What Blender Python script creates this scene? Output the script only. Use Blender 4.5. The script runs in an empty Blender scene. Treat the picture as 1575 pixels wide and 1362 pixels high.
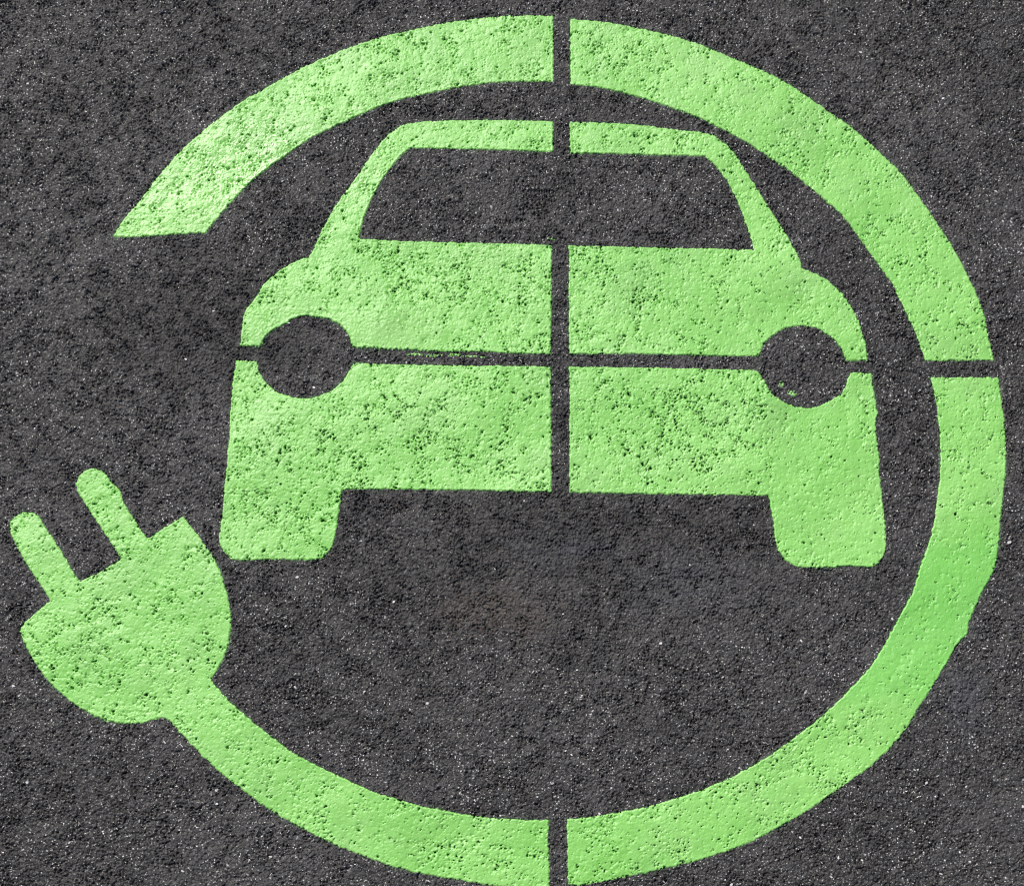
import bpy, math
import numpy as np
from mathutils import Vector

sc = bpy.context.scene
R = math.radians

# ------------------------------------------------------------------ camera
PW, PH = 1575.0, 1362.0            # the photograph; one of its pixels is about 1 mm of road
TILT = R(12.0)
FPX = (PH / 2) / math.tan(R(15.0))
DIST = FPX * 0.001
cd = bpy.data.cameras.new('camera')
cd.sensor_fit = 'HORIZONTAL'; cd.sensor_width = 36.0
cd.lens = 36.0 * FPX / PW
cd.clip_start = 0.05; cd.clip_end = 500.0
cam = bpy.data.objects.new('camera', cd)
sc.collection.objects.link(cam)
cam.location = (0.0, -DIST * math.sin(TILT), DIST * math.cos(TILT))
cam.rotation_euler = (TILT, 0.0, 0.0)
sc.camera = cam

# ------------------------------------------------------------------ sky and sun
SUN_EL, SUN_AZ = R(49.0), R(-34.0)  # azimuth measured from +Y (top of picture) towards +X
w = bpy.data.worlds.new('World'); sc.world = w; w.use_nodes = True
nt = w.node_tree; nt.nodes.clear()
sky = nt.nodes.new('ShaderNodeTexSky'); sky.sky_type = 'NISHITA'; sky.sun_disc = False
sky.sun_elevation = SUN_EL; sky.sun_rotation = SUN_AZ
bg = nt.nodes.new('ShaderNodeBackground'); bg.inputs['Strength'].default_value = 0.075
wo = nt.nodes.new('ShaderNodeOutputWorld')
nt.links.new(sky.outputs[0], bg.inputs[0]); nt.links.new(bg.outputs[0], wo.inputs[0])
sl = bpy.data.lights.new('sun', 'SUN'); sl.energy = 4.2; sl.angle = R(0.5); sl.color = (1.0, 0.955, 0.89)
sun = bpy.data.objects.new('sun', sl); sc.collection.objects.link(sun)
sdir = Vector((math.sin(SUN_AZ) * math.cos(SUN_EL), math.cos(SUN_AZ) * math.cos(SUN_EL), math.sin(SUN_EL)))
sun.location = sdir * 5
sun.rotation_euler = sdir.to_track_quat('Z', 'Y').to_euler()
sc.view_settings.view_transform = 'Standard'; sc.view_settings.look = 'None'
sc.cycles.pixel_filter_type = 'BLACKMAN_HARRIS'; sc.cycles.filter_width = 1.1
sc.view_settings.gamma = 1.0; sc.view_settings.exposure = 0.0

# ------------------------------------------------------------------ numeric helpers
rng = np.random.default_rng(11)
DX = 0.0011
NX, NY = 1792, 1600                 # finely modelled stretch of road: about 1.97 x 1.76 m
X0, Y0 = -NX * DX / 2, -NY * DX / 2 + 0.01
gx = (X0 + np.arange(NX) * DX); gy = (Y0 + np.arange(NY) * DX)
kx = np.fft.rfftfreq(NX, DX * 1000.0)[None, :]; ky = np.fft.fftfreq(NY, DX * 1000.0)[:, None]
KK = np.sqrt(kx ** 2 + ky ** 2)     # cycles per millimetre


def fnoise(wl, bw=0.55, k=None):
    """band limited noise of wavelength wl (mm), std 1"""
    f = np.fft.rfft2(rng.standard_normal((NY, NX)))
    K = KK if k is None else k
    with np.errstate(divide='ignore'):
        f *= np.exp(-0.5 * (np.log(np.maximum(K, 1e-9) * wl) / bw) ** 2)
    r = np.fft.irfft2(f, s=(NY, NX))
    return (r / r.std()).astype(np.float32)


def lnoise(wl):
    """low-pass noise, std 1"""
    f = np.fft.rfft2(rng.standard_normal((NY, NX)))
    f *= np.exp(-0.5 * (KK * wl * 1.2) ** 2)
    f[0, 0] = 0
    r = np.fft.irfft2(f, s=(NY, NX))
    return (r / r.std()).astype(np.float32)


def blur(a, s):
    f = np.fft.rfft2(a); f *= np.exp(-2 * (math.pi * s * KK) ** 2)
    return np.fft.irfft2(f, s=(NY, NX)).astype(np.float32)


def worley(cell, seed, warp=0.0):
    """F1, F2 (mm) and a random value of the nearest stone, on the fine grid"""
    r = np.random.default_rng(seed)
    cx, cy = int(NX * DX * 1000 / cell) + 6, int(NY * DX * 1000 / cell) + 6
    jx, jy, jv = r.random((cy, cx), dtype=np.float32), r.random((cy, cx), dtype=np.float32), r.random((cy, cx), dtype=np.float32)
    U = np.broadcast_to((np.arange(NX, dtype=np.float32) * DX * 1000 / cell + 2)[None, :], (NY, NX))
    V = np.broadcast_to((np.arange(NY, dtype=np.float32) * DX * 1000 / cell + 2)[:, None], (NY, NX))
    if warp:
        U = U + warp * fnoise(cell * 1.3, 0.4) / cell; V = V + warp * fnoise(cell * 1.3, 0.4) / cell
    iu = np.floor(U).astype(np.int32); iv = np.floor(V).astype(np.int32)
    f1 = np.full((NY, NX), 9e9, np.float32); f2 = f1.copy(); val = np.zeros((NY, NX), np.float32)
    for a in (-1, 0, 1):
        for b in (-1, 0, 1):
            pu = np.clip(iu + a, 0, cx - 1); pv = np.clip(iv + b, 0, cy - 1)
            d = (U - pu - jx[pv, pu]) ** 2 + (V - pv - jy[pv, pu]) ** 2
            m = d < f1
            f2 = np.where(m, f1, np.minimum(f2, d)); val = np.where(m, jv[pv, pu], val); f1 = np.where(m, d, f1)
    return np.sqrt(f1) * cell, np.sqrt(f2) * cell, val


def sstep(a, b, x):
    t = np.clip((x - a) / (b - a), 0, 1)
    return t * t * (3 - 2 * t)


# ------------------------------------------------------------------ the relief of the road (mm)
low = lnoise(160) * 0.8 + lnoise(45) * 0.2
f1a, f2a, va = worley(8.0, 3, 1.2)
f1b, f2b, vb = worley(4.2, 5, 0.9)
crev_a = 1 - sstep(0.0, 1.7, f2a - f1a)
crev_b = 1 - sstep(0.0, 1.1, f2b - f1b)
lump1, lump2, _v = worley(15.0, 9, 2.5)
fine = fnoise(3.0, 0.35)
mid = fnoise(7.0, 0.5)
loose = sstep(-0.9, 1.7, lnoise(22) + 0.5 * lnoise(60))       # where the mix is open between the stones
rough = 0.55 + 0.75 * loose
asph = (low + rough * (1.7 * (va - 0.5) + 0.95 * (vb - 0.5) - 1.6 * crev_a - 1.0 * crev_b + 0.5 * mid) - (0.4 + loose) * np.clip(fnoise(9, 0.65) + 0.4 * crev_a - 1.15, 0, 0.9) * 3.0 + 1.2 * blur(sstep(0.3, 3.5, lump2 - lump1), 0.8) + (0.30 + 0.2 * loose) * fine)


def streaky(wl, bw):
    """noise whose blobs are short slits lying at a few different angles"""
    out = None
    for deg in (18, 52, -14):
        a = math.radians(deg)
        ku = kx * math.cos(a) + ky * math.sin(a); kv = -kx * math.sin(a) + ky * math.cos(a)
        f = fnoise(wl, bw, np.sqrt((ku * 1.75) ** 2 + (kv / 1.15) ** 2))
        out = f if out is None else np.maximum(out, f)
    return ((out - out.mean()) / out.std()).astype(np.float32)


p1 = 0.9 * streaky(4.2, 0.5); p2 = 0.9 * streaky(8.5, 0.5)


def road(px, py):
    """photo pixel -> point of the road surface (metres)"""
    x = (px - PW / 2) / FPX; y = (PH / 2 - py) / FPX
    c, s = math.cos(TILT), math.sin(TILT)
    d = (x, y * c + s, y * s - c)
    t = -cam.location.z / d[2]
    return (cam.location.x + d[0] * t, cam.location.y + d[1] * t)


wear = np.zeros((NY, NX), np.float32)          # where the road under the film is more open or closer knit
for px, py, rx, ry, am in [(1050, 650, .15, .09, .42), (450, 740, .10, .12, .25), (650, 680, .15, .08, .28), (700, 430, .14, .06, .34),
                           (960, 450, .11, .07, .28), (330, 280, .15, .15, .0), (700, 80, .22, .06, .12), (940, 80, .08, .06, .15), (1000, 215, .1, .03, .15),
                           (1280, 760, .09, .15, -.55), (1240, 470, .09, .07, -.4), (1440, 950, .10, .16, -.35), (1180, 190, .14, .06, -.2),
                           (250, 330, .09, .07, -.35), (480, 245, .12, .03, -.35), (350, 320, .05, .04, -.3), (450, 510, .10, .03, -.35), (640, 515, .13, .028, -.45), (640, 1290, .25, .05, -.15), (300, 1120, .1, .1, -.1)]:
    x_, y_ = road(px, py)
    wear += am * np.exp(-(((gx[None, :] - x_) / rx) ** 2 + ((gy[:, None] - y_) / ry) ** 2)).astype(np.float32)
loose_r = loose
loose = np.clip(loose * 0.9 + wear, 0, 1.25); p3 = fnoise(15.0, 0.4)
pitv = 0.78 * p1 + 0.52 * p2 + 0.15 * p3 + 0.55 * (crev_a - 0.3)
fineness = sstep(-1.2, 1.2, lnoise(120))                      # some stretches have many hair-fine pores
pits = np.clip(pitv - (2.15 - 1.25 * loose), 0, 0.8) * 4.6
holes = np.clip(0.85 * p2 + 0.55 * p1 + 0.3 * p3 - (2.75 - 1.0 * loose), 0, 0.7) * 6.5
pits += holes
pits += 1.15 * (1 - sstep(0.0, 0.95, f2b - f1b)) * sstep(0.5, 1.6, fnoise(10.0, 0.5) + 0.5 * p1 + 1.0 * (loose - 0.6) - 0.3 * fineness)
pits += np.clip(streaky(3.0, 0.3) - 2.1 - 0.6 * (1 - loose), 0, 1.0) * 1.2
pits += np.clip(fnoise(11.0, 0.35) + 0.35 * p1 - 2.7 + 0.5 * loose, 0, 0.8) * 4.0
crack = 1 - sstep(0.0, 0.9, f2a - f1a)
pits += 1.6 * crack * sstep(0.2, 1.4, fnoise(14.0, 0.4) + 0.6 * p1) * (0.25 + 0.75 * loose)
asph = asph - 0.95 * pits
asph_s = blur(asph, 0.9)

# ------------------------------------------------------------------ outlines, read off the photograph in its pixels
def outline(pts):
    """('c' marks a corner) Catmull-Rom between corners, points in metres"""
    P = [(p[0], p[1]) for p in pts]; C = [len(p) > 2 for p in pts]; n = len(P); out = []
    for i in range(n):
        a, b = P[i], P[(i + 1) % n]
        pa = P[i - 1] if not C[i] else a
        nb = P[(i + 2) % n] if not C[(i + 1) % n] else b
        for k in range(4):
            t = k / 4.0
            q = []
            for d in (0, 1):
                m0 = (b[d] - pa[d]) * 0.5 if not C[i] else (b[d] - a[d])
                m1 = (nb[d] - a[d]) * 0.5 if not C[(i + 1) % n] else (b[d] - a[d])
                q.append((2 * t ** 3 - 3 * t * t + 1) * a[d] + (t ** 3 - 2 * t * t + t) * m0
                         + (-2 * t ** 3 + 3 * t * t) * b[d] + (t ** 3 - t * t) * m1)
            out.append(road(*q))
    return out


BAND = 0.012


def sdf(polys):
    """signed distance (m, positive inside), clamped to BAND"""
    D = np.full((NY, NX), BAND, np.float32); cnt = np.zeros((NY, NX + 1), np.int32)
    for poly in polys:
        n = len(poly)
        for i in range(n):
            (ax, ay), (bx, by) = poly[i], poly[(i + 1) % n]
            i0 = max(0, int((min(ax, bx) - BAND - X0) / DX)); i1 = min(NX, int((max(ax, bx) + BAND - X0) / DX) + 2)
            j0 = max(0, int((min(ay, by) - BAND - Y0) / DX)); j1 = min(NY, int((max(ay, by) + BAND - Y0) / DX) + 2)
            if i1 > i0 and j1 > j0:
                gxx = gx[None, i0:i1]; gyy = gy[j0:j1, None]
                ex, ey = bx - ax, by - ay; L = ex * ex + ey * ey + 1e-18
                t = np.clip(((gxx - ax) * ex + (gyy - ay) * ey) / L, 0, 1)
                d = np.sqrt((gxx - ax - t * ex) ** 2 + (gyy - ay - t * ey) ** 2)
                D[j0:j1, i0:i1] = np.minimum(D[j0:j1, i0:i1], d)
            if ay != by:
                lo, hi = min(ay, by), max(ay, by)
                ja = max(0, int(math.ceil((lo - Y0) / DX))); jb = min(NY, int(math.ceil((hi - Y0) / DX)))
                if jb > ja:
                    js = np.arange(ja, jb)
                    xs = ax + (gy[js] - ay) / (by - ay) * (bx - ax)
                    ii = np.clip(np.ceil((xs - X0) / DX).astype(int), 0, NX)
                    np.add.at(cnt, (js, ii), 1)
    ins = (np.cumsum(cnt, axis=1)[:, :NX] % 2) == 1
    return np.where(ins, D, -D)


c = 'c'
ARC_A = [(173, 365, c), (188, 341), (213, 311), (238, 279), (273, 238), (314, 200), (338, 181), (379, 152.5), (400, 141.5),
         (444, 116), (496.5, 89.6), (546, 70.5), (597, 54), (664.5, 39.6), (705.6, 32.3), (750, 27), (794, 24.7), (851, 24.4, c),
         (851.6, 125.7, c), (808, 125.7), (764, 127.5), (720, 132), (676, 140.4), (617.5, 153.3), (573.4, 168.9), (526, 190.5),
         (485, 210), (443.7, 236.4), (399.6, 268.7), (367, 299.6), (341, 329), (317, 358.5, c), (276, 360.8), (209, 365)]
ARC_B = [(877, 28.5, c), (923.4, 32.9), (958.7, 39), (991, 45.5), (1026, 53.5), (1067, 65.2), (1102.6, 78.7), (1143.7, 96), (1182, 113.5),
         (1215, 131), (1251, 155), (1292.5, 183.7), (1330.6, 213), (1363, 244), (1389.4, 270.3), (1413, 302.6), (1433.4, 332),
         (1457, 367), (1474.6, 396.6), (1490.7, 429), (1506.9, 464), (1516.3, 497), (1523, 526.4), (1528.3, 554.3, c), (1423, 555, c),
         (1415.8, 535), (1410, 517.6), (1401, 498), (1386.5, 467), (1374.7, 440.7), (1358.6, 417), (1339.5, 390.7), (1316, 358.4),
         (1295.4, 332), (1266, 305.6), (1236.7, 280), (1205, 256.5), (1158.4, 226), (1123, 205.6), (1102.6, 195.3), (1067.3, 179),
         (1029, 165), (991, 152), (958.7, 143), (923.4, 135.7), (877, 130, c)]
ARC_C = [(1431.4, 579.9, c), (1535.7, 580.8, c), (1539.2, 608.7), (1542.7, 632), (1546, 661.5), (1547, 699.7), (1545.6, 735), (1543, 764.3),
         (1539, 799.6), (1536, 837.7), (1531.8, 867), (1524.5, 885), (1512.7, 906), (1501, 932), (1492, 953), (1487, 974), (1471.6, 991),
         (1457, 1017.5), (1439.3, 1046.8), (1418.8, 1079), (1402, 1107), (1388, 1127), (1368.8, 1149.6), (1339.5, 1177.5),
         (1304, 1202.5), (1272, 1226), (1239, 1248), (1203, 1269), (1167, 1288), (1129, 1304.6), (1085, 1318.8), (1041, 1330.6),
         (996.8, 1340.9), (967.5, 1346.7), (923.4, 1356), (889, 1361), (873.5, 1358, c), (872, 1259.2, c), (908.7, 1255), (952.8, 1248.3),
         (996.8, 1239.5), (1041, 1226.3), (1085, 1211.6), (1129, 1192.5), (1171, 1169), (1203, 1147.5), (1242.5, 1118), (1274.9, 1090.9),
         (1304.2, 1061.5), (1330.6, 1033.6), (1354, 1001.3), (1371.8, 969), (1386.5, 941), (1401, 914.7), (1408.5, 895), (1417, 865),
         (1422.5, 853), (1430.5, 826), (1436.4, 799.6), (1440.8, 770), (1444.6, 740.8), (1445.8, 705.6), (1445.5, 670), (1442, 638), (1437.8, 608.7)]
PLUG = [(843.6, 1260.7, c), (793.7, 1259.2), (758.4, 1257), (723, 1252.7), (682, 1245.4), (646.8, 1238.7), (617.5, 1229.8), (581, 1219),
        (540, 1201.5), (497, 1181), (459, 1161.7), (432.6, 1144), (397.3, 1116), (356, 1081), (331, 1053), (325.6, 1044, c), (338.6, 1022),
        (347, 1005), (352.3, 984), (355.3, 962), (355.4, 940.8), (351, 917.3), (343.6, 890.9), (334.8, 868.9), (326, 852.7), (314, 835),
        (299.6, 816), (281.4, 793.4, c), (226, 827.8, c), (191, 773.4), (186.5, 755.8), (174, 744), (163, 729.4), (152.7, 722), (138, 720.5),
        (126.3, 727), (118.5, 739.6), (118.4, 754), (132, 776.4), (158.6, 816), (176, 842.4), (185.6, 858.6, c), (155.7, 877.7), (121.9, 893.8, c),
        (99.9, 857), (85, 832), (69, 808.7), (60, 793.5), (49, 787.5), (32.3, 788.7), (19, 798.4), (15, 814.5), (26.4, 841), (47, 876.2),
        (67.5, 907), (77, 923.2, c), (52.9, 943.8), (38, 957), (31, 967, c), (33, 979), (44, 999.6), (58.7, 1026), (74, 1046.5), (94, 1065.6),
        (117.5, 1084.7), (141, 1098), (168, 1109), (197.6, 1112.4), (221, 1111), (238.7, 1106), (250, 1103.6), (260, 1107, c), (277, 1126.5),
        (303.3, 1152.9), (329.8, 1179.3), (356.2, 1201.4), (385.6, 1223.4), (420.8, 1248.3), (467.8, 1274.8), (509, 1295.3), (552, 1313),
        (602.8, 1331), (646.8, 1342.3), (705.6, 1352.6), (752.6, 1360.5), (800, 1365), (845, 1367, c)]
CAR_UL = [(851, 186.2, c), (793.7, 185.6), (743.8, 185), (691, 185.6), (646.8, 188), (619, 193), (600, 205.6), (585, 220), (567.5, 243.8),
          (544, 277.5), (521, 309), (504, 337), (490, 364.6), (481, 385), (474, 395.4, c), (456.3, 401.3), (429.9, 416), (406.4, 436.6),
          (393, 458.6), (378.5, 476.2), (373.5, 491), (372, 505.6), (369, 532.6, c), (400.5, 533.8, c), (409.3, 517.3), (427, 504),
          (443, 496), (449, 490.5), (468, 486.5), (487, 488), (509, 492.4), (526.8, 504), (537, 518.8), (542, 534, c), (565, 535.8),
          (623.7, 538), (682.4, 540.4), (738.7, 541), (782.8, 543.2), (847.4, 544.4, c), (848.9, 377, c), (797.5, 375.3), (680, 372.2),
          (623.7, 370.6), (552, 367, c), (560.2, 334.8), (576.4, 296.6), (597, 264.3), (617.5, 239.4), (630.7, 228.2, c), (720.3, 230.5),
          (793.7, 232.9), (851, 234, c)]
CAR_UR = [(876.4, 188, c), (938, 189.4), (991, 193), (1041, 199.7), (1085, 204.7), (1100, 210), (1115.8, 221.7), (1129, 235),
          (1143.7, 257), (1167.2, 293.7), (1187.7, 326), (1206, 354), (1219.5, 378), (1232, 402.9), (1233.6, 413, c), (1251.2, 419), (1274.7, 432.2),
          (1292.3, 448.4), (1307, 467.5), (1318.8, 491), (1327.6, 514.5), (1332.8, 536), (1334.3, 554.5, c), (1301.3, 554.5, c), (1292.3, 533.5),
          (1277.6, 517.4), (1257, 505.7), (1236.5, 500.7), (1216, 502.7), (1198.3, 509.6), (1183.7, 520.3), (1173.4, 532), (1167.5, 548.2, c),
          (1119, 547.7), (1077, 546.6), (973.7, 544.7), (875.3, 544.4, c), (874.4, 378, c), (915, 378.8), (1080, 382.3), (1158.4, 384, c),
          (1154, 361.2), (1145, 337.7), (1134.9, 311.3), (1120.2, 282), (1105.5, 261.4), (1085, 241.4, c), (1026.2, 239.4), (938, 237.3), (876.4, 235.8, c)]
CAR_LL = [(362.9, 554, c), (395.2, 554.6, c), (399, 571.7), (409.3, 587.8), (427, 602.5), (447.5, 609.8), (471, 612.3), (491.5, 608.4),
          (515, 596.6), (529.7, 582), (538.5, 567.3), (543, 558.4, c), (594.3, 559.9), (705, 562), (847.4, 563.5, c), (848.5, 756.5, c),
          (800, 755.5), (700, 753.3), (564.3, 752.5), (527.6, 752.8, c), (524.5, 765), (521.7, 788), (515.9, 823.2), (510, 842.3), (499.7, 853.6), (485, 860.3),
          (417.5, 860), (364.6, 861.4), (350, 853.6), (339.6, 838.9), (336.7, 826), (341, 799.7), (344, 764.5), (348.5, 717.5), (352.5, 673.4),
          (353.8, 637), (357.5, 590)]
CAR_LR = [(875.3, 563.8, c), (944.3, 564.6), (1080, 567), (1163, 569.2, c), (1170.4, 577.6), (1177.8, 590.8), (1186.6, 605), (1204.2, 617.2), (1224.8, 624.6),
          (1248.3, 626.5), (1268.8, 620.2), (1292.3, 605.5), (1300.5, 593.8), (1304, 582), (1308.5, 573.8, c), (1318.8, 572.3), (1340.8, 574.2, c),
          (1343.9, 597), (1348.3, 623.3), (1350.6, 636.6), (1346.8, 652.7), (1349.7, 682), (1352.7, 705.6), (1352.7, 729), (1356.5, 755.5),
          (1358.5, 779), (1361.5, 811.3), (1362.4, 840.7), (1355.5, 861.2), (1340.4, 872.2), (1307, 871), (1263, 873), (1228, 871.2), (1210.2, 862.7),
          (1198, 848), (1192.6, 829), (1188.2, 793.7), (1182, 761.8, c), (1102.6, 760.7), (967.5, 759.3), (875.8, 757.2, c)]

smudge_n = fnoise(5.0, 0.5)
edge_n = 0.00032 * fnoise(6.0, 0.5) + 0.00045 * fnoise(16.0, 0.5)
_x0, _y0 = road(560, 538)
edge_n = edge_n + 0.0011 * fnoise(9.0, 0.6) * (np.exp(-(((gx[None, :] - _x0) / 0.20) ** 2)) * (np.abs(gy[:, None] - _y0) < 0.012)).astype(np.float32)
F_CABLE = sdf([outline(p) for p in (ARC_A, ARC_B, ARC_C, PLUG)]) + edge_n
F_CAR = sdf([outline(p) for p in (CAR_UL, CAR_UR, CAR_LL, CAR_LR)]) + edge_n


def blob(px, py, rx, ry, rot, rag):
    """ragged stray drop of paint"""
    x, y = road(px, py); cs, sn = math.cos(rot), math.sin(rot)
    u = (gx[None, :] - x) * cs + (gy[:, None] - y) * sn; v = -(gx[None, :] - x) * sn + (gy[:, None] - y) * cs
    d = np.sqrt((u / rx) ** 2 + (v / ry) ** 2)
    return ((1 - d) * min(rx, ry) + rag * 0.001 * smudge_n).astype(np.float32)


def coat(F, base):
    """height (mm) of a paint film of field F lying over the road; it fills the small gaps and sags into the deep ones"""
    film = low + base + 0.17 * (blur(asph - low, 2.3)) + (0.12 + 0.16 * loose) * (asph_s - low) + (0.02 + 0.12 * loose) * fine - 1.25 * pits
    d = F * 1000.0
    t = sstep(-0.15, 1.5, d)
    edge_bead = 0.22 * np.exp(-((d - 2.0) / 1.1) ** 2)
    return (asph - 0.35) * (1 - t) + (film + edge_bead) * t


# thicker, smoother second coats seen in the photograph
def soft(px, py, rx, ry):
    x, y = road(px, py)
    return np.exp(-(((gx[None, :] - x) / rx) ** 2 + ((gy[:, None] - y) / ry) ** 2)).astype(np.float32)


th_car = 1.5 + 0.12 * lnoise(60)
ridge = sstep(-3.0, 3.0, np.minimum(road(0, 474)[1] * 1000 - gy[:, None] * 1000 + 0 * gx[None, :], (gx[None, :] * 0 + gy[:, None] - road(0, 545)[1]) * 1000 + 9))
ridge = ridge * sstep(road(372, 474)[0], road(390, 474)[0], gx)[None, :] * (1 - sstep(road(600, 474)[0], road(690, 474)[0], gx)[None, :])
th_car = th_car + 0.9 * soft(1352, 820, .05, .12) + 0.6 * soft(1290, 872, .08, .02) + 0.7 * soft(560, 520, .22, .035)
th_car = th_car + 0.55 * ridge * (1 + 0.15 * mid)
pits_full = pits.copy()
pits = pits_full * (1 - 0.85 * ridge)
Z_CAR = coat(F_CAR, th_car)
recoat = sstep(road(0, 1085)[1], road(0, 1060)[1], gy)[:, None] * (1 - sstep(road(0, 838)[1], road(0, 826)[1], gy)[:, None]) * (gx > road(1250, 900)[0])[None, :]
pits = pits_full * (1 - 0.5 * recoat)
Z_CABLE = coat(F_CABLE, 1.4 + 0.12 * lnoise(60) + 0.5 * recoat)
pits = pits_full


# ------------------------------------------------------------------ meshes
def mesh_from(name, V, faces_n, loops):
    me = bpy.data.meshes.new(name)
    me.vertices.add(len(V)); me.vertices.foreach_set('co', np.ascontiguousarray(V, np.float32).ravel())
    me.loops.add(len(loops)); me.loops.foreach_set('vertex_index', loops.astype(np.int32))
    me.polygons.add(len(faces_n))
    st = np.zeros(len(faces_n), np.int32); st[1:] = np.cumsum(faces_n)[:-1]
    me.polygons.foreach_set('loop_start', st)
    me.polygons.foreach_set('use_smooth', np.ones(len(faces_n), bool))
    me.update(calc_edges=True)
    return me


def sheet(name, G, Z, mat, parent, origin):
    """marching squares: the part of the fine grid where G > 0, at heights Z (mm)"""
    jj, ii = np.nonzero(G > 0)
    if len(jj) == 0: return None
    j0, j1 = max(jj.min() - 1, 0), min(jj.max() + 2, NY); i0, i1 = max(ii.min() - 1, 0), min(ii.max() + 2, NX)
    g = G[j0:j1, i0:i1].astype(np.float64); z = Z[j0:j1, i0:i1] * 0.001
    g = np.where(np.abs(g) < 1e-7, 1e-7, g)
    h, wd = g.shape
    xs = np.broadcast_to(gx[None, i0:i1], g.shape); ys = np.broadcast_to(gy[j0:j1, None], g.shape)
    P = [np.stack([xs, ys, z], -1).reshape(-1, 3)]
    n0 = h * wd

    def cross(a, b, sa, sb):
        t = (a / (a - b))[..., None]
        t = np.clip(np.nan_to_num(t), 0, 1)
        return sa * (1 - t) + sb * t
    S = np.stack([xs, ys, z], -1)
    with np.errstate(divide='ignore', invalid='ignore'):
        P.append(cross(g[:, :-1], g[:, 1:], S[:, :-1], S[:, 1:]).reshape(-1, 3)); n1 = h * (wd - 1)
        P.append(cross(g[:-1, :], g[1:, :], S[:-1, :], S[1:, :]).reshape(-1, 3))
    V = np.concatenate(P)
    J, I = np.meshgrid(np.arange(h - 1), np.arange(wd - 1), indexing='ij')
    c0, c1, c2, c3 = J * wd + I, J * wd + I + 1, (J + 1) * wd + I + 1, (J + 1) * wd + I
    e0 = n0 + J * (wd - 1) + I; e2 = n0 + (J + 1) * (wd - 1) + I
    e3 = n0 + n1 + J * wd + I; e1 = n0 + n1 + J * wd + I + 1
    A = [c0, e0, c1, e1, c2, e2, c3, e3]
    ins = g > 0
    code = ins[:-1, :-1] * 1 + ins[:-1, 1:] * 2 + ins[1:, 1:] * 4 + ins[1:, :-1] * 8
    fn, lp = [], []
    for cse in range(1, 16):
        m = code == cse
        k = int(m.sum())
        if not k: continue
        b = [(cse >> q) & 1 for q in range(4)]
        ring = []
        for q in range(4):
            if b[q]: ring.append(2 * q)
            if b[q] != b[(q + 1) % 4]: ring.append(2 * q + 1)
        arr = np.stack([A[r][m] for r in ring], 1)
        fn.append(np.full(k, len(ring))); lp.append(arr.ravel())
    fn = np.concatenate(fn); lp = np.concatenate(lp)
    used = np.zeros(len(V), bool); used[lp] = True
    remap = np.cumsum(used) - 1
    me = mesh_from(name, V[used] - np.array(origin), fn, remap[lp])
    o = bpy.data.objects.new(name, me); sc.collection.objects.link(o)
    me.materials.append(mat)
    if parent:
        o.parent = parent
    else:
        o.location = origin
    return o


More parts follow.
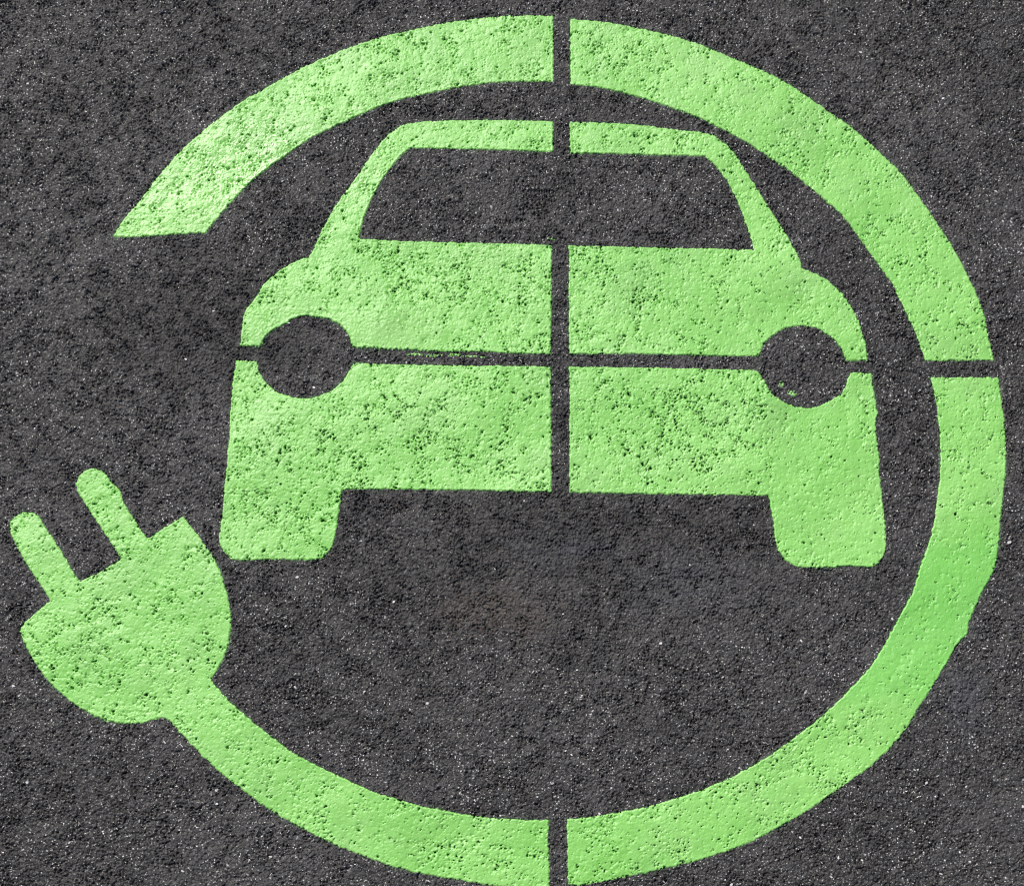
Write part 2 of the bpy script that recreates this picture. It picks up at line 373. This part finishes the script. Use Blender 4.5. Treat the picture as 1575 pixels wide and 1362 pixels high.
# ------------------------------------------------------------------ materials
class NB:
    def __init__(s, name):
        s.m = bpy.data.materials.new(name); s.m.use_nodes = True
        s.t = s.m.node_tree; s.t.nodes.clear()
        s.out = s.t.nodes.new('ShaderNodeOutputMaterial'); s.b = s.t.nodes.new('ShaderNodeBsdfPrincipled')
        s.t.links.new(s.b.outputs[0], s.out.inputs[0])
        g = s.t.nodes.new('ShaderNodeNewGeometry'); s.pos = g.outputs['Position']

    def n(s, typ, **kw):
        nd = s.t.nodes.new(typ)
        for k, v in kw.items():
            if hasattr(nd, k): setattr(nd, k, v)
        return nd

    def inp(s, sock, v):
        if hasattr(v, 'is_linked'): s.t.links.new(v, sock)
        else: sock.default_value = v

    def noise(s, scale, detail=2, rough=0.5, vec=None, dist=0.0):
        nd = s.n('ShaderNodeTexNoise'); s.inp(nd.inputs['Vector'], vec or s.pos)
        nd.inputs['Scale'].default_value = scale; nd.inputs['Detail'].default_value = detail
        nd.inputs['Roughness'].default_value = rough; nd.inputs['Distortion'].default_value = dist
        return nd.outputs['Fac']

    def vor(s, scale, vec=None, rand=1.0):
        nd = s.n('ShaderNodeTexVoronoi'); s.inp(nd.inputs['Vector'], vec or s.pos)
        nd.inputs['Scale'].default_value = scale; nd.inputs['Randomness'].default_value = rand
        return nd.outputs['Distance'], nd.outputs['Color']

    def ramp(s, v, lo, hi, a=0.0, b=1.0):
        nd = s.n('ShaderNodeMapRange'); nd.clamp = True
        s.inp(nd.inputs['Value'], v); nd.inputs['From Min'].default_value = lo; nd.inputs['From Max'].default_value = hi
        nd.inputs['To Min'].default_value = a; nd.inputs['To Max'].default_value = b
        return nd.outputs[0]

    def math(s, op, a, b=0.0):
        nd = s.n('ShaderNodeMath'); nd.operation = op
        s.inp(nd.inputs[0], a); s.inp(nd.inputs[1], b)
        return nd.outputs[0]

    def mix(s, f, a, b, mode='MIX'):
        nd = s.n('ShaderNodeMix'); nd.data_type = 'RGBA'; nd.blend_type = mode
        s.inp(nd.inputs[0], f)
        s.inp(nd.inputs[6], a if hasattr(a, 'is_linked') else (*a, 1)); s.inp(nd.inputs[7], b if hasattr(b, 'is_linked') else (*b, 1))
        return nd.outputs[2]

    def sepr(s, col):
        nd = s.n('ShaderNodeSeparateColor'); s.inp(nd.inputs[0], col)
        return nd.outputs[0], nd.outputs[1], nd.outputs[2]

    def attr(s, name):
        nd = s.n('ShaderNodeAttribute'); nd.attribute_name = name
        return nd.outputs['Fac']

    def mapped(s, scale, rz=0.0, loc=(0, 0, 0)):
        nd = s.n('ShaderNodeMapping'); s.inp(nd.inputs['Vector'], s.pos)
        nd.inputs['Scale'].default_value = scale; nd.inputs['Rotation'].default_value = (0, 0, rz); nd.inputs['Location'].default_value = loc
        return nd.outputs[0]

    def bump(s, h, dist, strength=1.0, prev=None):
        nd = s.n('ShaderNodeBump'); s.inp(nd.inputs['Height'], h); nd.inputs['Distance'].default_value = dist
        nd.inputs['Strength'].default_value = strength
        if prev: s.inp(nd.inputs['Normal'], prev)
        return nd.outputs[0]

    def spot(s, px, py, rx, ry, wob=0.5):
        """soft mask around one place of the road, with a wavering outline"""
        x, y = road(px, py)
        m = s.n('ShaderNodeMapping'); m.vector_type = 'TEXTURE'; s.inp(m.inputs['Vector'], s.pos)
        m.inputs['Location'].default_value = (x, y, 0); m.inputs['Scale'].default_value = (rx, ry, 1000)
        ln = s.n('ShaderNodeVectorMath'); ln.operation = 'LENGTH'; s.inp(ln.inputs[0], m.outputs[0])
        nz = s.noise(18, 4, 0.6)
        d = s.math('ADD', ln.outputs['Value'], s.math('MULTIPLY', s.math('SUBTRACT', nz, 0.5), wob * 3))
        return s.ramp(d, 1.1, 0.3)


# asphalt
A = NB('asphalt')
big = A.noise(6, 5, 0.62); med = A.noise(38, 4, 0.6)
col = A.mix(A.ramp(big, 0.35, 0.65), (0.0150, 0.0146, 0.0154), (0.024, 0.0232, 0.0236))
col = A.mix(A.ramp(med, 0.45, 0.75, 0, 0.5), col, (0.050, 0.047, 0.047))
col = A.mix(A.ramp(A.noise(3.2, 5, 0.68, vec=A.mapped((1, 1, 1), 0, (7, 3, 0))), 0.44, 0.66, 0, 0.85), col, (0.066, 0.064, 0.065))
vd, vc = A.vor(190)
r1, g1, b1 = A.sepr(vc)
col = A.mix(A.ramp(r1, 0.5, 1.0, 0, 0.6), col, (0.088, 0.083, 0.081))         # single stones a little paler
col = A.mix(A.ramp(g1, 0.6, 1.0, 0, 0.7), col, (0.016, 0.016, 0.017))
col = A.mix(A.ramp(b1, 0.8, 1.0, 0, 0.5), col, (0.055, 0.044, 0.038))
vd2, vc2 = A.vor(560)
r2, g2, b2 = A.sepr(vc2)
fleck = A.math('MULTIPLY', A.ramp(r2, 0.915, 0.935), A.ramp(vd2, 0.85, 0.6))
fleck = A.math('MULTIPLY', fleck, A.ramp(A.noise(11, 3, 0.6), 0.36, 0.62, 0.35, 1.0))
quiet = A.math('SUBTRACT', 1.0, A.math('MULTIPLY', A.math('MAXIMUM', A.spot(900, 840, 0.50, 0.20), A.spot(330, 520, 0.25, 0.16)), 0.75))
fleck = A.math('MULTIPLY', fleck, quiet)
flc = A.mix(A.ramp(g2, 0.3, 0.95), (0.14, 0.135, 0.14), (0.85, 0.84, 0.83))
col = A.mix(fleck, col, flc)
vd3, vc3 = A.vor(900, vec=A.mapped((1.0, 1.0, 1.0), 0.4, (3, 1, 0)))
r3, g3, b3 = A.sepr(vc3)
dust = A.math('MULTIPLY', A.ramp(r3, 0.86, 0.90), A.ramp(vd3, 0.6, 0.4))
col = A.mix(A.math('MULTIPLY', A.math('MULTIPLY', dust, quiet), 0.85), col, (0.20, 0.195, 0.20))
rust = A.math('MAXIMUM', A.spot(760, 940, 0.12, 0.05), A.math('MULTIPLY', A.math('MAXIMUM', A.spot(1405, 130, 0.06, 0.05), A.spot(1560, 705, 0.03, 0.05)), 0.35))
col = A.mix(A.math('MULTIPLY', rust, A.ramp(A.noise(160, 3, 0.6), 0.38, 0.62, 0.0, 0.6)), col, (0.100, 0.078, 0.064))
blue = A.math('MAXIMUM', A.spot(1060, 890, 0.10, 0.05), A.math('MAXIMUM', A.spot(880, 840, 0.10, 0.03), A.spot(1480, 1080, 0.05, 0.07)))
col = A.mix(A.math('MULTIPLY', blue, 0.4), col, (0.060, 0.062, 0.074))
# faint green overspray right beside the stencil edges
col = A.mix(A.math('MULTIPLY', A.attr('overspray'), A.ramp(A.noise(420, 2, 0.6), 0.40, 0.62)), col, (0.10, 0.19, 0.09))
A.inp(A.b.inputs['Base Color'], col)
A.inp(A.b.inputs['Roughness'], A.ramp(A.noise(240, 2, 0.5), 0.3, 0.7, 0.42, 0.70))
A.b.inputs['Specular IOR Level'].default_value = 0.40
hgt = A.math('ADD', A.math('MULTIPLY', A.noise(900, 3, 0.65), 0.6), A.math('MULTIPLY', vd2, 0.5))
bm1 = A.bump(hgt, 0.0010, 0.8)
far = A.attr('coarse')
vd4, vc4 = A.vor(85)
f_h = A.math('MULTIPLY', A.math('ADD', A.math('ADD', vd, A.math('MULTIPLY', vd4, 1.4)), A.noise(130, 5, 0.7)), far)
bm2 = A.bump(f_h, 0.009, 1.0, bm1)
A.inp(A.b.inputs['Normal'], bm2)
MAT_ASPH = A.m


def paint(name, deep, pale, extra=None):
    M = NB(name)
    colr = M.mix(M.ramp(M.noise(5, 4, 0.6), 0.38, 0.64), deep, pale)
    colr = M.mix(M.ramp(M.noise(60, 4, 0.6), 0.5, 0.8, 0, 0.35), colr, tuple(v * 0.86 for v in deep))
    # road grime that has worked into the film
    colr = M.mix(M.math('MULTIPLY', M.ramp(M.noise(26, 5, 0.7), 0.56, 0.74, 0, 0.30), M.ramp(M.noise(700, 2, 0.5), 0.4, 0.6)), colr, (0.13, 0.22, 0.11))
    colr = M.mix(M.ramp(M.noise(9, 5, 0.65, vec=M.mapped((1, 1, 1), 0, (5, 2, 0))), 0.48, 0.70, 0, 0.24), colr, (0.24, 0.40, 0.16))
    if extra: colr = extra(M, colr)
    # holes where the film is gone, and deep pits: shade painted near-black green
    colr = M.mix(M.attr('pit_shade'), colr, (0.012, 0.036, 0.009))
    M.inp(M.b.inputs['Base Color'], colr)
    M.inp(M.b.inputs['Roughness'], M.math('SUBTRACT', M.ramp(M.noise(90, 3, 0.6), 0.3, 0.7, 0.40, 0.50), M.math('MULTIPLY', M.spot(400, 275, 0.24, 0.14), 0.13)))
    M.b.inputs['Specular IOR Level'].default_value = 0.8
    h = M.math('ADD', M.noise(620, 3, 0.6), M.math('MULTIPLY', M.noise(260, 2, 0.5), 0.9))
    M.inp(M.b.inputs['Normal'], M.bump(h, 0.0010, 0.38))
    return M.m


def recoat_col(M, colr):
    # a fresher, stronger green where the lower right stretch was painted over
    a = M.n('ShaderNodeSeparateXYZ'); M.inp(a.inputs[0], M.pos)
    y = a.outputs[1]; x = a.outputs[0]
    wv = M.math('MULTIPLY', M.math('SUBTRACT', M.noise(30, 3, 0.6), 0.5), 0.02)
    yy = M.math('ADD', y, wv)
    k = M.math('MULTIPLY', M.ramp(yy, road(0, 800)[1], road(0, 850)[1]), M.ramp(yy, road(0, 1090)[1], road(0, 1060)[1]))
    k = M.math('MULTIPLY', k, M.ramp(x, 0.40, 0.45))
    return M.mix(M.math('MULTIPLY', k, 0.4), colr, (0.155, 0.58, 0.080))


GREEN_D, GREEN_P = (0.222, 0.575, 0.102), (0.290, 0.655, 0.148)
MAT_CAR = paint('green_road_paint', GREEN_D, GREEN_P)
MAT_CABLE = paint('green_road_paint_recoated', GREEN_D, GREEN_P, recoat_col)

# ------------------------------------------------------------------ ground
def grow(edge, sgn):
    out, d, p = [], DX, edge
    while abs(p - edge) < 80:
        a = abs(p - edge)
        d = min(d * 1.035, 0.006) if a < 0.75 else d * 1.3
        p += sgn * d; out.append(p)
    return out


lx, rx_ = grow(gx[0], -1)[::-1], grow(gx[-1], 1); ly, ry_ = grow(gy[0], -1)[::-1], grow(gy[-1], 1)
AX = np.array(lx + list(gx) + rx_); AY = np.array(ly + list(gy) + ry_)
# beyond the finely meshed stretch the same relief goes on, in a coarser mesh, and runs out into bump
_wx = np.round((AX - X0) / DX).astype(np.int64) % NX; _wy = np.round((AY - Y0) / DX).astype(np.int64) % NY
_ox = np.maximum(np.maximum(gx[0] - AX, AX - gx[-1]), 0); _oy = np.maximum(np.maximum(gy[0] - AY, AY - gy[-1]), 0)
OUT = np.maximum(_ox[None, :], _oy[:, None]).astype(np.float32)
ZG = asph[np.ix_(_wy, _wx)] * (1 - sstep(0.35, 0.75, OUT)).astype(np.float32)
FU = np.maximum(F_CAR, F_CABLE) * 1000
ZG[len(ly):len(ly) + NY, len(lx):len(lx) + NX] = asph - 1.8 * sstep(0.3, 1.8, FU)
V = np.empty((len(AY), len(AX), 3), np.float32)
V[..., 0] = AX[None, :]; V[..., 1] = AY[:, None]; V[..., 2] = ZG * 0.001
H, W_ = ZG.shape
J, I = np.meshgrid(np.arange(H - 1), np.arange(W_ - 1), indexing='ij')
Q = np.stack([J * W_ + I, J * W_ + I + 1, (J + 1) * W_ + I + 1, (J + 1) * W_ + I], -1).reshape(-1, 4)
me = mesh_from('asphalt', V.reshape(-1, 3), np.full(len(Q), 4), Q.ravel())


def set_attr(me, name, arr):
    a = me.attributes.new(name, 'FLOAT', 'POINT'); a.data.foreach_set('value', np.ascontiguousarray(arr, np.float32).ravel())


co = sstep(0.0, 0.16, OUT) * (0.55 + 0.45 * sstep(0.3, 0.8, OUT))
set_attr(me, 'coarse', co)
ov = np.zeros_like(ZG)
FA = np.maximum(F_CAR, F_CABLE) * 1000
ov[len(ly):len(ly) + NY, len(lx):len(lx) + NX] = np.clip(np.exp(-np.maximum(-FA, 0) / 2.2) * (0.35 + 0.35 * lnoise(60)), 0, 0.8) * (FA > -11.5)
set_attr(me, 'overspray', ov)
me.materials.append(MAT_ASPH)
road_o = bpy.data.objects.new('asphalt_road', me); sc.collection.objects.link(road_o)
road_o['kind'] = 'structure'; road_o['label'] = 'dark grey rough asphalt with pale mineral flecks'
del V, Q, J, I

# ------------------------------------------------------------------ markings
PIT_SHADE = sstep(1.1, 1.9, pits_full + 0.25 * p1) * sstep(-1.2, 0.2, fine * -1.0 + 0.6 * loose)  # mask of the deeper pits that get shade painted into their colour


def line(ax, ay, bx, by):
    """signed distance to the line a-b, positive on its upper (far) side"""
    A_, B_ = road(ax, ay), road(bx, by)
    ex, ey = B_[0] - A_[0], B_[1] - A_[1]; L = math.hypot(ex, ey)
    if ex < 0: ex, ey = -ex, -ey
    return ((gy[:, None] - A_[1]) * ex - (gx[None, :] - A_[0]) * ey) / L


def root(name, px, py, label, cat):
    x, y = road(px, py)
    o = bpy.data.objects.new(name, None); sc.collection.objects.link(o)
    o.location = (x, y, 0); o.empty_display_size = 0.1
    o['label'] = label; o['category'] = cat
    return o, (x, y, 0)


def part(name, G, Z, mat, rt, label=None):
    # the mask of painted pit shade travels with the mesh as a point attribute, sampled on the grid
    o = sheet(name, G, Z, mat, rt[0], rt[1])
    if o is None: return
    n = len(o.data.vertices); cc = np.empty(n * 3, np.float32); o.data.vertices.foreach_get('co', cc); cc = cc.reshape(-1, 3)
    fx = (cc[:, 0] + rt[1][0] - X0) / DX; fy = (cc[:, 1] + rt[1][1] - Y0) / DX
    ix = np.clip(np.round(fx).astype(int), 0, NX - 1); iy = np.clip(np.round(fy).astype(int), 0, NY - 1)
    set_attr(o.data, 'pit_shade', PIT_SHADE[iy, ix])
    if label: o['label'] = label
    return o


car = root('car_marking', 861, 560, 'green painted front view of a car on asphalt, inside the broken ring', 'road marking')
win = line(552, 367, 1158, 384); mida = line(369, 543, 1335, 564); whl = line(527.6, 757, 1182, 767)
left = (road(862, 500)[0] - gx)[None, :] + 0 * gy[:, None]
LOWM = mida
for s, side in ((1, 'left'), (-1, 'right')):
    part('window_frame', np.minimum.reduce([F_CAR, win, s * left]), Z_CAR, MAT_CAR, car, 'bare %s half of the roof and windscreen frame' % side)
    part('bonnet', np.minimum.reduce([F_CAR, -win, LOWM, s * left]), Z_CAR, MAT_CAR, car,
         'thickly painted bonnet half with a smooth ridge above the headlight' if s == 1 else 'bonnet half with a clean round headlight cut')
    part('bumper', np.minimum.reduce([F_CAR, -LOWM, whl, s * left]), Z_CAR, MAT_CAR, car)
    part('wheel', np.minimum.reduce([F_CAR, -whl, s * left]), Z_CAR, MAT_CAR, car)
# stray paint inside the stencil bridges
stray = [(1202, 592, .0045, .003, -.9, 1.6), (1218, 605, .006, .0035, -.4, 1.6),
         (636, 544.5, .012, .0022, 0, .9), (668, 546, .012, .0025, 0, .9), (722, 547.5, .014, .0016, -.02, .4), (700, 545, .010, .002, .1, .9),
         (742, 549, .004, .002, 0, .5), (845, 367, .009, .0013, -.1, .5)]
F_ST = np.full((NY, NX), -BAND, np.float32)
for b_ in stray: F_ST = np.maximum(F_ST, blob(*b_))
F_ST = np.minimum(F_ST, -F_CAR - 0.0004)
d_ = F_ST * 1000
Z_ST = asph - 0.2 + sstep(-0.1, 1.0, d_) * (0.55 + 0.5 * (asph_s - asph))
lab = np.zeros((NY, NX), np.int32); mk = F_ST > 0; cur = 0
for j, i in zip(*np.nonzero(mk)):
    if lab[j, i]: continue
    cur += 1; stack = [(j, i)]; lab[j, i] = cur; cells = 0
    while stack:
        a, b = stack.pop(); cells += 1
        for da in (-1, 0, 1):
            for db in (-1, 0, 1):
                q = (a + da, b + db)
                if mk[q] and not lab[q]: lab[q] = cur; stack.append(q)
    if cells >= 6:
        m1 = lab == cur; m2 = m1.copy()
        for da in (-1, 0, 1):
            for db in (-1, 0, 1): m2 |= np.roll(np.roll(m1, da, 0), db, 1)
        part('paint_drip', np.where(m2, F_ST, -BAND), Z_ST, MAT_CAR, car, 'fleck of stray green paint in a stencil gap')

cab = root('charging_plug_marking', 861, 695, 'green painted two-pin plug whose cable runs as a broken ring round the car', 'road marking')
prong_line = line(40, 947, 281.4, 793.4)
in_plug = (road(420, 900)[0] - gx)[None, :] + 0 * gy[:, None]
neck_a, neck_b = road(325.6, 1044), road(260, 1107)
ex, ey = neck_b[0] - neck_a[0], neck_b[1] - neck_a[1]; L_ = math.hypot(ex, ey)
neck = ((gx[None, :] - neck_a[0]) * ey - (gy[:, None] - neck_a[1]) * ex) / L_      # sign fixed below
px_, py_ = road(180, 950)
if ((px_ - neck_a[0]) * ey - (py_ - neck_a[1]) * ex) < 0: neck = -neck
lowhalf = (gy - road(0, 560)[1])[:, None] * -1.0 + 0 * gx[None, :]
left2 = (road(860, 500)[0] - gx)[None, :] + 0 * gy[:, None]
near_plug = np.minimum(in_plug, lowhalf - 0.10)
mid_prong = ((gx - road(120, 800)[0])[None, :] * 1.0 + (gy - road(120, 840)[1])[:, None] * 0.62) / 1.18
part('plug_head', np.minimum.reduce([F_CABLE, near_plug, neck, -prong_line]), Z_CABLE, MAT_CABLE, cab)
part('plug_pin', np.minimum.reduce([F_CABLE, near_plug, prong_line, mid_prong]), Z_CABLE, MAT_CABLE, cab)
part('plug_pin', np.minimum.reduce([F_CABLE, near_plug, prong_line, -mid_prong]), Z_CABLE, MAT_CABLE, cab)
part('cable', np.minimum.reduce([F_CABLE, lowhalf - 0.2, left2, -neck]), Z_CABLE, MAT_CABLE, cab, 'stretch of cable joined to the plug')
part('cable', np.minimum.reduce([F_CABLE, lowhalf, -left2]), Z_CABLE, MAT_CABLE, cab, 'lower right stretch of cable with a stronger green second coat')
part('cable', np.minimum.reduce([F_CABLE, -lowhalf, -left2]), Z_CABLE, MAT_CABLE, cab, 'upper right stretch of cable')
part('cable', np.minimum.reduce([F_CABLE, -lowhalf, left2]), Z_CABLE, MAT_CABLE, cab, 'upper left stretch of cable ending in a slanted cut')

# ------------------------------------------------------------------ pale stone chips bedded in the asphalt
C = NB('pale_stone')
vdc, vcc = C.vor(260)
C.inp(C.b.inputs['Base Color'], C.mix(C.sepr(vcc)[0], (0.42, 0.40, 0.39), (0.85, 0.84, 0.82)))
C.b.inputs['Roughness'].default_value = 0.45
r = np.random.default_rng(77)
cand = 6500
ppx = r.uniform(-60, 1635, cand); ppy = r.uniform(-60, 1420, cand)
dens = 0.10 + 0.9 * np.clip((ppy - 780) / 560, 0, 1) ** 1.3 + 0.25 * ((ppx > 1150) & (ppy < 500))
keep = r.random(cand) < dens
VV, FN, LP = [], [], []
nv = 0
for a, b in zip(ppx[keep], ppy[keep]):
    x, y = road(a, b); i = int((x - X0) / DX); j = int((y - Y0) / DX)
    if not (2 < i < NX - 3 and 2 < j < NY - 3) or FA[j, i] > -1.2: continue
    big_ = r.random() < 0.16
    la = (r.uniform(0.0016, 0.0038) if big_ else r.uniform(0.0006, 0.0015)); wa = la * r.uniform(0.25, 0.6); ha = wa * 0.6
    if big_ and r.random() < 0.4: wa = la * r.uniform(0.6, 0.8)
    th = r.uniform(-0.9, 0.9); cs, sn = math.cos(th), math.sin(th)
    z = asph[j, i] * 0.001 + 0.0001
    tilt = r.uniform(-0.25, 0.25)
    k = 6
    an = np.sort(r.uniform(0, 2 * math.pi, 1)) + np.arange(k) * 2 * math.pi / k + r.uniform(-.35, .35, k)
    rr = r.uniform(0.75, 1.1, k)
    u, v = np.cos(an) * rr * la, np.sin(an) * rr * wa
    base = np.stack([x + u * cs - v * sn, y + u * sn + v * cs, np.full(k, z - 0.0006)], 1)
    u2, v2 = u * 0.7, v * 0.65
    top = np.stack([x + u2 * cs - v2 * sn, y + u2 * sn + v2 * cs, z + ha + u2 * tilt], 1)
    VV += [base, top]
    for q in range(k):
        q2 = (q + 1) % k
        LP += [nv + q, nv + q2, nv + k + q2, nv + k + q]; FN.append(4)
    LP += [nv + k + q for q in range(k)]; FN.append(k)
    nv += 2 * k
me = mesh_from('stone_chips', np.concatenate(VV), np.array(FN), np.array(LP))
me.polygons.foreach_set('use_smooth', np.zeros(len(FN), bool))
me.materials.append(C.m)
o = bpy.data.objects.new('stone_chips', me); sc.collection.objects.link(o)
o['kind'] = 'stuff'; o['label'] = 'tiny pale stone chips bedded in the dark asphalt'; o['category'] = 'grit'
